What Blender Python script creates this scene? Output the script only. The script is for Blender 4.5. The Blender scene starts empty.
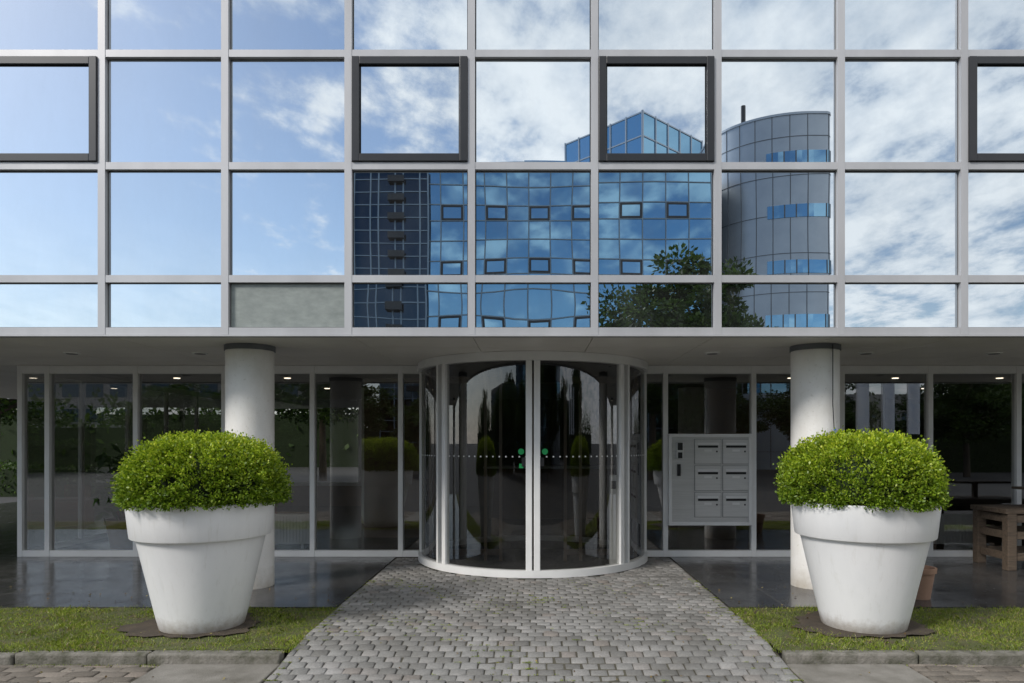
import bpy, bmesh, math, random
import numpy as np
from mathutils import Vector, Matrix
random.seed(7); rng=np.random.default_rng(7)
S=bpy.context.scene
S.view_settings.view_transform='Standard'
try: S.view_settings.look='None'
except: pass
S.view_settings.exposure=0; S.view_settings.gamma=1

# ------------------------------------------------------------ node helpers
def newmat(name):
    m=bpy.data.materials.new(name); m.use_nodes=True
    nt=m.node_tree
    for n in list(nt.nodes): nt.nodes.remove(n)
    out=nt.nodes.new('ShaderNodeOutputMaterial')
    return m,nt,out
def N(nt,t,**kw):
    n=nt.nodes.new(t)
    for k,v in kw.items(): setattr(n,k,v)
    return n
def L(nt,a,b): nt.links.new(a,b)
def rgb(c): return (c[0],c[1],c[2],1)
def noise(nt,scale,detail=4,rough=0.55,vec=None,stretch=None):
    if vec is None: src=N(nt,'ShaderNodeNewGeometry').outputs['Position']
    else: src=vec
    if stretch:
        mp=N(nt,'ShaderNodeMapping'); mp.inputs['Scale'].default_value=stretch
        L(nt,src,mp.inputs['Vector']); src=mp.outputs[0]
    n=N(nt,'ShaderNodeTexNoise'); n.inputs['Scale'].default_value=scale
    n.inputs['Detail'].default_value=detail; n.inputs['Roughness'].default_value=rough
    L(nt,src,n.inputs['Vector']); return n.outputs[0]
def ramp(nt,fac,stops):
    r=N(nt,'ShaderNodeValToRGB'); L(nt,fac,r.inputs[0])
    e=r.color_ramp.elements
    while len(e)<len(stops): e.new(0.5)
    for i,(p,c) in enumerate(stops):
        e[i].position=p; e[i].color=rgb(c)
    return r.outputs[0]
def mixc(nt,f,a,b,mode='MIX'):
    m=N(nt,'ShaderNodeMix',data_type='RGBA',blend_type=mode)
    for s,v in ((m.inputs[0],f),(m.inputs[6],a),(m.inputs[7],b)):
        if hasattr(v,'links'): L(nt,v,s)
        elif isinstance(v,tuple): s.default_value=rgb(v)
        else: s.default_value=v
    return m.outputs[2]
def mathn(nt,op,a,b=None,c=None,clamp=False):
    m=N(nt,'ShaderNodeMath',operation=op); m.use_clamp=clamp
    for i,v in enumerate((a,b,c)):
        if v is None: continue
        if hasattr(v,'links'): L(nt,v,m.inputs[i])
        else: m.inputs[i].default_value=v
    return m.outputs[0]
def PM(name,c1,c2=None,rough=0.5,metal=0.0,scale=3.0,bump=0.0,bscale=60,stretch=None,spec=0.5):
    m,nt,out=newmat(name)
    p=N(nt,'ShaderNodeBsdfPrincipled'); L(nt,p.outputs[0],out.inputs[0])
    p.inputs['Roughness'].default_value=rough; p.inputs['Metallic'].default_value=metal
    p.inputs['Specular IOR Level'].default_value=spec
    if c2 is None: c2=tuple(x*0.85 for x in c1)
    n=noise(nt,scale,4,0.6,stretch=stretch)
    L(nt,ramp(nt,n,[(0.3,c2),(0.65,c1)]),p.inputs['Base Color'])
    if bump:
        b=N(nt,'ShaderNodeBump'); b.inputs['Strength'].default_value=bump; b.inputs['Distance'].default_value=0.01
        L(nt,noise(nt,bscale,4,stretch=stretch),b.inputs['Height']); L(nt,b.outputs[0],p.inputs['Normal'])
    return m

# ------------------------------------------------------------ materials
M={}
M['alu']=PM('aluminium_frame',(0.50,0.50,0.51),(0.41,0.41,0.42),0.38,0.2,2,stretch=(1,1,0.3))
M['white']=PM('white_frame',(0.78,0.78,0.77),(0.70,0.70,0.69),0.4,0,2)
M['black']=PM('black_gasket',(0.014,0.014,0.016),(0.01,0.01,0.011),0.5)
M['darkframe']=PM('dark_window_frame',(0.022,0.023,0.026),(0.016,0.017,0.02),0.35)
def glassmirror(name,tint,rough=0.0,dirt=0.05,diff=(0.3,0.31,0.32)):
    m,nt,out=newmat(name)
    g=N(nt,'ShaderNodeBsdfGlossy'); g.inputs['Roughness'].default_value=rough
    isl=N(nt,'ShaderNodeNewGeometry').outputs['Random Per Island']
    v=mathn(nt,'MULTIPLY_ADD',isl,0.08,0.93)
    mm=N(nt,'ShaderNodeVectorMath',operation='SCALE'); mm.inputs[0].default_value=tint; L(nt,v,mm.inputs['Scale'])
    L(nt,mm.outputs[0],g.inputs['Color'])
    d=N(nt,'ShaderNodeBsdfDiffuse'); d.inputs[0].default_value=rgb(diff)
    n=noise(nt,2.5,4,0.6,stretch=(1,1,0.35))
    f=mathn(nt,'MULTIPLY',mathn(nt,'SUBTRACT',n,0.4,clamp=True),dirt*4)
    f=mathn(nt,'ADD',f,0.012)
    ms=N(nt,'ShaderNodeMixShader'); L(nt,f,ms.inputs[0]); L(nt,g.outputs[0],ms.inputs[1]); L(nt,d.outputs[0],ms.inputs[2])
    L(nt,ms.outputs[0],out.inputs[0]); return m
M['mirror']=glassmirror('reflective_facade_glass',(0.63,0.69,0.735),dirt=0.04)
M['mirror2']=glassmirror('blue_reflective_glass',(0.25,0.45,0.61),0.02,0.05)
M['mirror3']=glassmirror('dark_reflective_glass',(0.04,0.06,0.085),0.05,0.03,(0.05,0.06,0.07))
def clearglass(name,refl,tint,edge=0.6):
    m,nt,out=newmat(name)
    g=N(nt,'ShaderNodeBsdfGlossy'); g.inputs['Roughness'].default_value=0.0; g.inputs[0].default_value=rgb((0.95,0.97,1.0))
    t=N(nt,'ShaderNodeBsdfTransparent'); t.inputs[0].default_value=rgb(tint)
    lw=N(nt,'ShaderNodeLayerWeight'); lw.inputs[0].default_value=0.35
    f=mathn(nt,'MULTIPLY_ADD',lw.outputs['Facing'],edge,refl,clamp=True)
    ms=N(nt,'ShaderNodeMixShader'); L(nt,f,ms.inputs[0]); L(nt,t.outputs[0],ms.inputs[1]); L(nt,g.outputs[0],ms.inputs[2])
    L(nt,ms.outputs[0],out.inputs[0]); return m
M['glass']=clearglass('storefront_glass',0.17,(0.62,0.62,0.60),0.5)
M['dglass']=clearglass('curved_door_glass',0.075,(0.60,0.60,0.58),0.28)
M['rglass']=clearglass('rotor_glass',0.03,(0.7,0.7,0.68),0.10)
M['soffit']=PM('soffit_panel',(0.78,0.75,0.70),(0.69,0.66,0.615),0.4,0,1.2)
M['panelgrey']=PM('dusty_spandrel_panel',(0.27,0.30,0.285),(0.19,0.215,0.205),0.5,0,7,stretch=(1,1,2))
M['mail']=PM('brushed_aluminium',(0.60,0.60,0.59),(0.52,0.52,0.51),0.38,0.3,3,stretch=(1,1,20))
M['mail2']=PM('brushed_aluminium_door',(0.66,0.66,0.65),(0.58,0.58,0.57),0.35,0.3,3,stretch=(1,1,20))
M['gap']=PM('door_gap',(0.2,0.2,0.2),None,0.7)
M['wood']=PM('weathered_wood',(0.13,0.095,0.065),(0.055,0.04,0.03),0.75,0,6,0.5,30,(1,8,8))
M['wallbrown']=PM('brown_interior_wall',(0.24,0.15,0.09),(0.16,0.10,0.065),0.6,0,2)
M['intwall']=PM('interior_wall',(0.13,0.115,0.10),None,0.7)
M['intceil']=PM('interior_ceiling',(0.32,0.30,0.27),None,0.7)
M['intfloor']=PM('interior_floor',(0.075,0.06,0.045),(0.045,0.038,0.03),0.22)
M['terra']=PM('terracotta',(0.36,0.22,0.15),(0.27,0.16,0.11),0.8,0,5,0.2,40)
M['mat']=PM('door_mat',(0.05,0.05,0.052),(0.03,0.03,0.032),0.9,0,30,0.4,200)
M['green']=PM('green_sticker',(0.02,0.35,0.10),None,0.4)
M['blue']=PM('blue_tag',(0.03,0.13,0.5),None,0.5)
M['red']=PM('red_upholstery',(0.30,0.03,0.02),None,0.8)
M['clad']=PM('aluminium_cladding',(0.46,0.50,0.55),(0.38,0.42,0.47),0.35,0.4,0.6)
M['seam']=PM('cladding_seam',(0.14,0.15,0.165),None,0.6)
M['soil']=PM('soil',(0.085,0.065,0.045),(0.045,0.035,0.026),0.95,0,6,1.0,70)
M['bark']=PM('bark',(0.11,0.085,0.06),(0.05,0.04,0.03),0.9,0,5,1,25,(1,1,0.3))
M['banner']=PM('banner_cloth',(0.75,0.77,0.8),(0.6,0.66,0.76),0.8)
M['dbrick']=PM('grey_render',(0.30,0.29,0.28),(0.22,0.22,0.21),0.8,0,0.4)
def column_mat():
    m,nt,out=newmat('painted_concrete')
    p=N(nt,'ShaderNodeBsdfPrincipled'); L(nt,p.outputs[0],out.inputs[0]); p.inputs['Roughness'].default_value=0.75
    c=ramp(nt,noise(nt,2.2,6,0.65,stretch=(1,1,0.5)),[(0.28,(0.68,0.655,0.61)),(0.5,(0.79,0.775,0.745)),(0.7,(0.84,0.83,0.81))])
    s=ramp(nt,noise(nt,30,3,0.6),[(0.28,(0.72,0.7,0.66)),(0.38,(1,1,1))])
    c=mixc(nt,0.5,c,s,'MULTIPLY')
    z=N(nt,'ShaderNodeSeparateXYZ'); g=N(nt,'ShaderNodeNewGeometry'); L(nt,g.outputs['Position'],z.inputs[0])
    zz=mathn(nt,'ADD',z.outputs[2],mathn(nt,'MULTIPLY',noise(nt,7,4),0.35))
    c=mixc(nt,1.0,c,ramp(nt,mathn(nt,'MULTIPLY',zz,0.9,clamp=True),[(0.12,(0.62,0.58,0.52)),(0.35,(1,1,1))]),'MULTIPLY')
    L(nt,c,p.inputs['Base Color'])
    b=N(nt,'ShaderNodeBump'); b.inputs['Strength'].default_value=0.5; b.inputs['Distance'].default_value=0.006
    L(nt,noise(nt,45,5),b.inputs['Height']); L(nt,b.outputs[0],p.inputs['Normal'])
    return m
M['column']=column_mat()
def pot_mat():
    m,nt,out=newmat('white_planter_plastic')
    p=N(nt,'ShaderNodeBsdfPrincipled'); L(nt,p.outputs[0],out.inputs[0]); p.inputs['Roughness'].default_value=0.42
    c=ramp(nt,noise(nt,3,6,0.65,stretch=(1,1,0.3)),[(0.3,(0.74,0.745,0.75)),(0.6,(0.81,0.81,0.81))])
    s=ramp(nt,noise(nt,9,5,0.7,stretch=(2.2,2.2,0.25)),[(0.30,(0.86,0.85,0.82)),(0.45,(1,1,1))])
    c=mixc(nt,0.55,c,s,'MULTIPLY')
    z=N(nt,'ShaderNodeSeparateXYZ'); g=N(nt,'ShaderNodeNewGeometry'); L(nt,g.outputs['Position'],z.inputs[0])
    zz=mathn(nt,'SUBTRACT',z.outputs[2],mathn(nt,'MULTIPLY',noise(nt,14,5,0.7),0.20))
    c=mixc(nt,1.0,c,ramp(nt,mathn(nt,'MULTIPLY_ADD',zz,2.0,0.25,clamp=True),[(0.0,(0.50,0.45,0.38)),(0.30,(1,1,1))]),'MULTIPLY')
    L(nt,c,p.inputs['Base Color']); return m
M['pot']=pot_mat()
def tile_mat():
    m,nt,out=newmat('dark_terrace_tiles')
    p=N(nt,'ShaderNodeBsdfPrincipled'); L(nt,p.outputs[0],out.inputs[0])
    g=N(nt,'ShaderNodeNewGeometry')
    b=N(nt,'ShaderNodeTexBrick'); b.offset=0.0; b.inputs['Scale'].default_value=1.0
    b.inputs['Brick Width'].default_value=0.6; b.inputs['Row Height'].default_value=0.6; b.inputs['Mortar Size'].default_value=0.005
    b.inputs['Color1'].default_value=rgb((0.062,0.062,0.063)); b.inputs['Color2'].default_value=rgb((0.045,0.045,0.047)); b.inputs['Mortar'].default_value=rgb((0.11,0.105,0.10))
    L(nt,g.outputs['Position'],b.inputs['Vector'])
    c=mixc(nt,0.7,b.outputs[0],ramp(nt,noise(nt,3,6,0.7),[(0.3,(0.7,0.7,0.7)),(0.7,(1.2,1.18,1.15))]),'MULTIPLY')
    L(nt,c,p.inputs['Base Color'])
    L(nt,ramp(nt,noise(nt,4,5,0.7),[(0.35,(0.10,)*3),(0.7,(0.30,)*3)]),p.inputs['Roughness'])
    bp=N(nt,'ShaderNodeBump'); bp.inputs['Strength'].default_value=0.3; bp.inputs['Distance'].default_value=0.003
    L(nt,mathn(nt,'MULTIPLY_ADD',b.outputs['Fac'],-1.0,1.0),bp.inputs['Height']); L(nt,bp.outputs[0],p.inputs['Normal'])
    return m
M['tile']=tile_mat()
def paver_mat(name,k=1.0,brown=0.0):
    m,nt,out=newmat(name)
    p=N(nt,'ShaderNodeBsdfPrincipled'); L(nt,p.outputs[0],out.inputs[0]); p.inputs['Roughness'].default_value=0.85
    g=N(nt,'ShaderNodeNewGeometry')
    st=[(0.0,(0.165,0.16,0.15)),(0.3,(0.215,0.21,0.20)),(0.6,(0.25,0.245,0.235)),(0.88,(0.30,0.29,0.28)),(1.0,(0.235,0.21,0.19))]
    st=[(a,(c[0]*k*(1+brown),c[1]*k,c[2]*k*(1-brown))) for a,c in st]
    c=ramp(nt,g.outputs['Random Per Island'],st)
    c=mixc(nt,0.9,c,ramp(nt,noise(nt,1.3,6,0.7),[(0.3,(0.66,0.65,0.62)),(0.7,(1.15,1.15,1.15))]),'MULTIPLY')
    c=mixc(nt,0.6,c,ramp(nt,noise(nt,60,3,0.7),[(0.3,(0.6,0.6,0.6)),(0.7,(1.2,1.2,1.2))]),'MULTIPLY')
    L(nt,c,p.inputs['Base Color'])
    b=N(nt,'ShaderNodeBump'); b.inputs['Strength'].default_value=0.7; b.inputs['Distance'].default_value=0.006
    L(nt,noise(nt,90,4),b.inputs['Height']); L(nt,b.outputs[0],p.inputs['Normal']); return m
M['paver']=paver_mat('concrete_pavers'); M['paver2']=paver_mat('clinker_pavers',0.72,0.12)
M['joint']=PM('joint_sand',(0.09,0.083,0.058),(0.05,0.043,0.033),0.95,0,4,0.8,120)
M['kerb']=PM('old_concrete_kerb',(0.22,0.205,0.18),(0.075,0.075,0.05),0.9,0,9,0.9,60)
M['concrete']=PM('concrete_slab',(0.24,0.225,0.20),(0.13,0.12,0.10),0.9,0,4,0.5,80)
M['asphalt']=PM('asphalt',(0.055,0.055,0.055),(0.04,0.04,0.04),0.9,0,1,0.5,80)
def turf_mat():
    m,nt,out=newmat('turf_soil')
    p=N(nt,'ShaderNodeBsdfPrincipled'); L(nt,p.outputs[0],out.inputs[0]); p.inputs['Roughness'].default_value=0.95
    L(nt,ramp(nt,noise(nt,3,6,0.7),[(0.35,(0.09,0.065,0.042)),(0.5,(0.08,0.095,0.028)),(0.7,(0.13,0.11,0.055))]),p.inputs['Base Color'])
    b=N(nt,'ShaderNodeBump'); b.inputs['Strength'].default_value=1; b.inputs['Distance'].default_value=0.02
    L(nt,noise(nt,50,4),b.inputs['Height']); L(nt,b.outputs[0],p.inputs['Normal']); return m
M['turf']=turf_mat()
def leafmat(name,stops,trans=0.3,scale=4.0,zr=None):
    m,nt,out=newmat(name)
    g=N(nt,'ShaderNodeNewGeometry')
    c=ramp(nt,g.outputs['Random Per Island'],stops)
    c=mixc(nt,1.0,c,ramp(nt,noise(nt,scale,3,0.6),[(0.3,(0.6,0.62,0.6)),(0.7,(1.3,1.25,1.1))]),'MULTIPLY')
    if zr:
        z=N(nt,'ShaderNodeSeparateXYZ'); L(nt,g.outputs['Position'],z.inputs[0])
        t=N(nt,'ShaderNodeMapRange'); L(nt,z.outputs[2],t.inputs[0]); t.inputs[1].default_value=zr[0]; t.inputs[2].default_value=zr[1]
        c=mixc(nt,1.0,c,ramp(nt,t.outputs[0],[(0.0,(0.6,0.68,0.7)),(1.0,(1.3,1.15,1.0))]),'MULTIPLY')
    d=N(nt,'ShaderNodeBsdfDiffuse'); L(nt,c,d.inputs[0])
    t=N(nt,'ShaderNodeBsdfTranslucent'); L(nt,c,t.inputs[0])
    ms=N(nt,'ShaderNodeMixShader'); ms.inputs[0].default_value=trans
    L(nt,d.outputs[0],ms.inputs[1]); L(nt,t.outputs[0],ms.inputs[2])
    gl=N(nt,'ShaderNodeBsdfGlossy'); gl.inputs['Roughness'].default_value=0.4; gl.inputs[0].default_value=rgb((0.6,0.6,0.6))
    m2=N(nt,'ShaderNodeMixShader'); m2.inputs[0].default_value=0.04
    L(nt,ms.outputs[0],m2.inputs[1]); L(nt,gl.outputs[0],m2.inputs[2]); L(nt,m2.outputs[0],out.inputs[0]); return m
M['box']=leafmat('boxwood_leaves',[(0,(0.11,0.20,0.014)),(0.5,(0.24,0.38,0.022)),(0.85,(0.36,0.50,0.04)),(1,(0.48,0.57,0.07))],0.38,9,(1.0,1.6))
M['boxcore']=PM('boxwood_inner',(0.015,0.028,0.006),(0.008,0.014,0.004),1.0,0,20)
M['leaf']=leafmat('tree_leaves',[(0,(0.02,0.045,0.008)),(0.6,(0.045,0.09,0.015)),(1,(0.08,0.13,0.025))],0.3,1.0)
M['grass']=leafmat('grass_blades',[(0,(0.15,0.21,0.02)),(0.45,(0.24,0.34,0.035)),(0.75,(0.34,0.42,0.06)),(0.9,(0.42,0.38,0.14)),(1,(0.44,0.36,0.2))],0.35,2.2)
M['hplant']=leafmat('house_plant_leaves',[(0,(0.04,0.10,0.015)),(1,(0.11,0.22,0.04))],0.3,4)
def emis(name,c,s):
    m,nt,out=newmat(name); e=N(nt,'ShaderNodeEmission'); e.inputs[0].default_value=rgb(c); e.inputs[1].default_value=s; L(nt,e.outputs[0],out.inputs[0]); return m
M['lamp']=emis('ceiling_lamp',(1,0.86,0.66),4.0)

# ------------------------------------------------------------ mesh helpers
def empty(name,loc=(0,0,0)):
    e=bpy.data.objects.new(name,None); e.location=loc; S.collection.objects.link(e); e.empty_display_size=0.2; return e
class MB:
    def __init__(s): s.v=[]; s.f=[]
    def box(s,x0,x1,y0,y1,z0,z1):
        b=len(s.v); s.v+=[(x0,y0,z0),(x1,y0,z0),(x1,y1,z0),(x0,y1,z0),(x0,y0,z1),(x1,y0,z1),(x1,y1,z1),(x0,y1,z1)]
        s.f+=[tuple(b+i for i in q) for q in ((0,3,2,1),(4,5,6,7),(0,1,5,4),(1,2,6,5),(2,3,7,6),(3,0,4,7))]
        return b
    def rbox(s,cx,cy,ang,w,d,z0,z1):
        b=s.box(-w/2,w/2,-d/2,d/2,z0,z1); c,sn=math.cos(ang),math.sin(ang)
        for i in range(b,b+8):
            x,y,z=s.v[i]; s.v[i]=(cx+x*c-y*sn,cy+x*sn+y*c,z)
    def lathe(s,cx,cy,prof,n=64,cap0=True,cap1=True):
        b=len(s.v)
        for r,z in prof:
            for k in range(n):
                a=2*math.pi*k/n; s.v.append((cx+r*math.cos(a),cy+r*math.sin(a),z))
        for j in range(len(prof)-1):
            for k in range(n):
                k2=(k+1)%n; s.f.append((b+j*n+k,b+j*n+k2,b+(j+1)*n+k2,b+(j+1)*n+k))
        if cap0: s.f.append(tuple(b+k for k in range(n))[::-1])
        if cap1: s.f.append(tuple(b+(len(prof)-1)*n+k for k in range(n)))
    def arc(s,cx,cy,r0,r1,z0,z1,t0,t1,n=40):
        full=abs(t1-t0-2*math.pi)<1e-6; b=len(s.v)
        for k in range(n+1):
            t=t0+(t1-t0)*k/n; sx,cc=math.sin(t),-math.cos(t)
            for r,z in ((r0,z0),(r1,z0),(r1,z1),(r0,z1)): s.v.append((cx+r*sx,cy+r*cc,z))
        for k in range(n):
            for q in range(4):
                q2=(q+1)%4; s.f.append((b+4*k+q,b+4*k+q2,b+4*k+4+q2,b+4*k+4+q))
        if not full:
            s.f.append((b,b+3,b+2,b+1)); e=b+4*n; s.f.append((e,e+1,e+2,e+3))
    def sheet(s,cx,cy,r,z0,z1,t0,t1,n=40):
        b=len(s.v)
        for k in range(n+1):
            t=t0+(t1-t0)*k/n
            for z in (z0,z1): s.v.append((cx+r*math.sin(t),cy-r*math.cos(t),z))
        for k in range(n): s.f.append((b+2*k,b+2*k+2,b+2*k+3,b+2*k+1))
    def tube(s,p0,p1,r0,r1,n=10):
        p0=Vector(p0);p1=Vector(p1);d=(p1-p0).normalized(); u=d.orthogonal().normalized(); w=d.cross(u); b=len(s.v)
        for p,r in ((p0,r0),(p1,r1)):
            for k in range(n):
                a=2*math.pi*k/n; s.v.append(tuple(p+u*r*math.cos(a)+w*r*math.sin(a)))
        for k in range(n):
            k2=(k+1)%n; s.f.append((b+k,b+k2,b+n+k2,b+n+k))
        s.f.append(tuple(b+k for k in range(n))[::-1]); s.f.append(tuple(b+n+k for k in range(n)))
    def quad(s,a,b_,c,d):
        b=len(s.v); s.v+=[a,b_,c,d]; s.f.append((b,b+1,b+2,b+3))
    def obj(s,name,mat,parent=None,smooth=False,bevel=0,fix=True):
        me=bpy.data.meshes.new(name); me.from_pydata(s.v,[],s.f)
        bm=bmesh.new(); bm.from_mesh(me)
        if fix: bmesh.ops.recalc_face_normals(bm,faces=bm.faces)
        if smooth:
            for f in bm.faces: f.smooth=True
            for e in bm.edges:
                if len(e.link_faces)==2 and e.calc_face_angle(0)>0.6: e.smooth=False
        bm.to_mesh(me); bm.free()
        o=bpy.data.objects.new(name,me); S.collection.objects.link(o)
        me.materials.append(mat)
        if bevel:
            md=o.modifiers.new('bevel','BEVEL'); md.width=bevel; md.segments=2; md.limit_method='ANGLE'
        if parent: o.parent=parent
        return o
def rawmesh(name,V,F4,mat,parent=None,smooth=False):
    me=bpy.data.meshes.new(name); V=np.asarray(V,dtype=np.float32); F=np.asarray(F4,dtype=np.int32); k=F.shape[1]
    me.vertices.add(len(V)); me.vertices.foreach_set('co',V.ravel())
    me.loops.add(F.size); me.loops.foreach_set('vertex_index',F.ravel())
    me.polygons.add(len(F)); me.polygons.foreach_set('loop_start',np.arange(len(F),dtype=np.int32)*k)
    me.polygons.foreach_set('loop_total',np.full(len(F),k,dtype=np.int32))
    if smooth: me.polygons.foreach_set('use_smooth',np.ones(len(F),dtype=bool))
    me.update(calc_edges=True); me.validate()
    me.materials.append(mat)
    o=bpy.data.objects.new(name,me); S.collection.objects.link(o)
    if parent: o.parent=parent
    return o
def leaf_geo(C,D,length,width):
    n=len(C); D=D/np.linalg.norm(D,axis=1,keepdims=True)
    R=rng.normal(size=(n,3)); W=np.cross(D,R); W/=np.linalg.norm(W,axis=1,keepdims=True)
    l=(length*(0.7+0.6*rng.random(n)))[:,None]; w=(width*(0.7+0.6*rng.random(n)))[:,None]
    a=C; b=C+D*l*0.5+W*w*0.5; c=C+D*l; d=C+D*l*0.5-W*w*0.5
    V=np.stack([a,b,c,d],1).reshape(-1,3); F=np.arange(n*4).reshape(-1,4); return V,F
def cg(s): return max(-1.4,min(1.4,random.gauss(0,1)))*s

# ------------------------------------------------------------ facade builder
def pane(verts,faces,x0,x1,y,z0,z1,sg,bul,tilt,n=6):
    b=len(verts); tx=cg(tilt); tz=cg(tilt); bl=cg(bul)
    cx=(x0+x1)/2; cz=(z0+z1)/2
    for j in range(n+1):
        for i in range(n+1):
            u=i/n; v=j/n; x=x0+(x1-x0)*u; z=z0+(z1-z0)*v
            verts.append((x,y+(x-cx)*tx+(z-cz)*tz+bl*math.sin(math.pi*u)*math.sin(math.pi*v),z))
    for j in range(n):
        for i in range(n):
            a=b+j*(n+1)+i; q=(a,a+1,a+n+2,a+n+1)
            faces.append(q if sg<0 else q[::-1])
def facade(parent,x0,pitch,ncol,zs,y,sg,glass,frame,mw=0.08,dark=None,special=None,bul=0.0008,tilt=0.0009,pn=6,dep=0.05,dt=0.075):
    def yy(a,b): 
        p,q=y+sg*a,y+sg*b; return (min(p,q),max(p,q))
    V=[];F=[]; fr=MB(); gk=MB(); dk=MB(); h=mw/2
    X=[x0+pitch*i for i in range(ncol+1)]
    ya=yy(-0.04,dep)
    for x in X: fr.box(x-h,x+h,ya[0],ya[1],zs[0]-h,zs[-1]+h)
    yb=yy(-0.04,dep-0.004)
    for z in zs:
        for i in range(ncol): fr.box(X[i]+h,X[i+1]-h,yb[0],yb[1],z-h,z+h)
    yk=yy(-0.03,-0.012); gk.box(X[0],X[-1],yk[0],yk[1],zs[0],zs[-1])
    g=0.010; sp=MB()
    for i in range(ncol):
        for j in range(len(zs)-1):
            a,b,c,d=X[i]+h+g,X[i+1]-h-g,zs[j]+h+g,zs[j+1]-h-g
            if dark and (i,j) in dark:
                t=dt; y1=yy(0.0,dep+0.02); y2=yy(0,dep+0.017)
                a-=g;b+=g;c-=g;d+=g
                a+=0.003;b-=0.003;c+=0.003;d-=0.003
                dk.box(a,a+t,*y1,c,d); dk.box(b-t,b,*y1,c,d); dk.box(a+t,b-t,*y2,c,c+t); dk.box(a+t,b-t,*y2,d-t,d)
                u=t+0.012
                pane(V,F,a+u,b-u,y+sg*0.035,c+u,d-u,sg,bul,tilt,pn)
                gk.box(a+t,b-t,*yy(0.0,0.03),c+t,d-t)
            elif special and (i,j) in special:
                y1=yy(-0.005,0.006); sp.box(a,b,*y1,c,d)
            else:
                pane(V,F,a,b,y,c,d,sg,bul,tilt,pn)
    rawmesh('facade_glass',V,F,glass,parent,smooth=True)
    fr.obj('mullions',frame,parent); gk.obj('gaskets',M['black'],parent)
    if dk.v: dk.obj('opening_windows',M['darkframe'],parent,bevel=0.005)
    if sp.v: sp.obj('spandrel_panel',M['panelgrey'],parent)

# ============================================================ OFFICE BUILDING
YF=6.86; YB=9.55
B=empty('office_building')
zs=[2.640,3.15,4.25,5.345,6.44,6.96,8.06,9.15]
x0=-12.6; nc=21
dark={(6,2),(9,2),(11,2),(14,2),(2,2),(18,2)}
facade(B,x0,1.2,nc,zs,YF,-1,M['mirror'],M['alu'],0.07,dark=dark|{(c,6) for c in (3,9,13,17)},special={(8,0)},bul=0.0006,tilt=0.0011)
b=MB(); b.box(-12.6,12.6,YF+0.06,22,2.64,9.45); b.obj('building_core',M['black'],B)
b=MB(); b.box(-12.66,12.66,YF-0.08,22.05,9.2,9.5); b.obj('roof_parapet',M['alu'],B,bevel=0.01)
b=MB(); b.box(-12.66,12.66,YF-0.062,YF+0.05,2.588,2.602); b.obj('fascia_drip',M['alu'],B)
for sx in (-1,1):
    g=MB();f=MB()
    for j in range(len(zs)-1):
        for k in range(12):
            ya=YF+0.1+k*1.24; g.box(*sorted((sx*12.6,sx*12.63)),ya+0.05,ya+1.19,zs[j]+0.05,zs[j+1]-0.05)
    for k in range(13): f.box(*sorted((sx*12.6,sx*12.66)),YF+0.05+k*1.24-0.04+0.06,YF+0.05+k*1.24+0.04+0.06,2.6,9.2)
    g.obj('side_glass',M['mirror'],B); f.obj('side_mullions',M['alu'],B)
s=MB()
ys=[YF+0.05,7.72,8.64,YB-0.02]
for i in range(nc):
    xa=x0+i*1.2
    for j in range(3): s.box(xa+0.004,xa+1.196,ys[j]+0.004,ys[j+1]-0.004,2.604,2.63)
for k in range(10):
    for i in range(nc):
        xa=x0+i*1.2
        if xa<-7.1: s.box(xa+0.004,xa+1.196,YB+k*1.24+0.004,YB+(k+1)*1.24-0.004,2.604,2.63)
s.obj('soffit_panels',M['soffit'],B)
dl=MB(); dl2=MB()
for x in (-9.6,-5.4,-3.9,-0.6,2.1,3.9,5.4,9.6):
    dl.lathe(x,8.2,[(0.085,2.592),(0.09,2.606)],28); dl2.lathe(x,8.2,[(0.06,2.589),(0.062,2.5925)],24)
dl.obj('soffit_downlight_rings',M['white'],B); dl2.obj('soffit_downlight_lenses',M['gap'],B)
for sx in (-3.08,3.07,-9.2,9.2):
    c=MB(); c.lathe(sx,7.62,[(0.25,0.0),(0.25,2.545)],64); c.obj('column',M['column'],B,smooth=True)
    c=MB(); c.lathe(sx,7.62,[(0.262,2.546),(0.262,2.603)],64); c.obj('column_collar',M['seam'],B,smooth=True)
cb=MB(); cb.tube((3.15,7.355,2.59),(3.15,7.355,1.95),0.005,0.005,6); cb.tube((3.15,7.355,1.95),(3.17,7.35,1.55),0.005,0.005,6); cb.obj('cable',M['black'],B)
cb=MB(); cb.box(3.158,3.180,7.335,7.355,1.52,1.70); cb.obj('cable_tag',M['blue'],B,bevel=0.004)
fr=MB(); gl=MB()
XS=[-6.97,-6.6,-5.4,-4.2,-3.0,-1.8]; XS2=[1.8,3.0,4.2,5.4,6.6,7.8,9.0,10.2,11.4,12.6]
fh=0.033
for seq in (XS,XS2):
    for x in seq: fr.box(x-fh,x+fh,YB-0.05,YB+0.07,0.0,2.600)
    for a,c in zip(seq[:-1],seq[1:]):
        fr.box(a+fh,c-fh,YB-0.046,YB+0.07,0.0,0.085); fr.box(a+fh,c-fh,YB-0.046,YB+0.07,2.49,2.600)
        if (a,c)==(1.8,3.0):
            gl.quad((a,YB,0.08),(c,YB,0.08),(c,YB,0.42),(a,YB,0.42)); gl.quad((a,YB,1.68),(c,YB,1.68),(c,YB,2.5),(a,YB,2.5))
        else: 
            t=random.gauss(0,0.002); gl.quad((a+.03,YB-t,0.08),(c-.03,YB+t,0.08),(c-.03,YB+t,2.5),(a+.03,YB-t,2.5))
for sx in (-1,1):
    a,c=sorted((sx*1.8-sx*fh,sx*1.50))
    fr.box(a,c,YB-0.046,YB+0.07,0,0.085); fr.box(a,c,YB-0.046,YB+0.07,2.49,2.600); gl.quad((a,YB,0.08),(c,YB,0.08),(c,YB,2.5),(a,YB,2.5))
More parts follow.
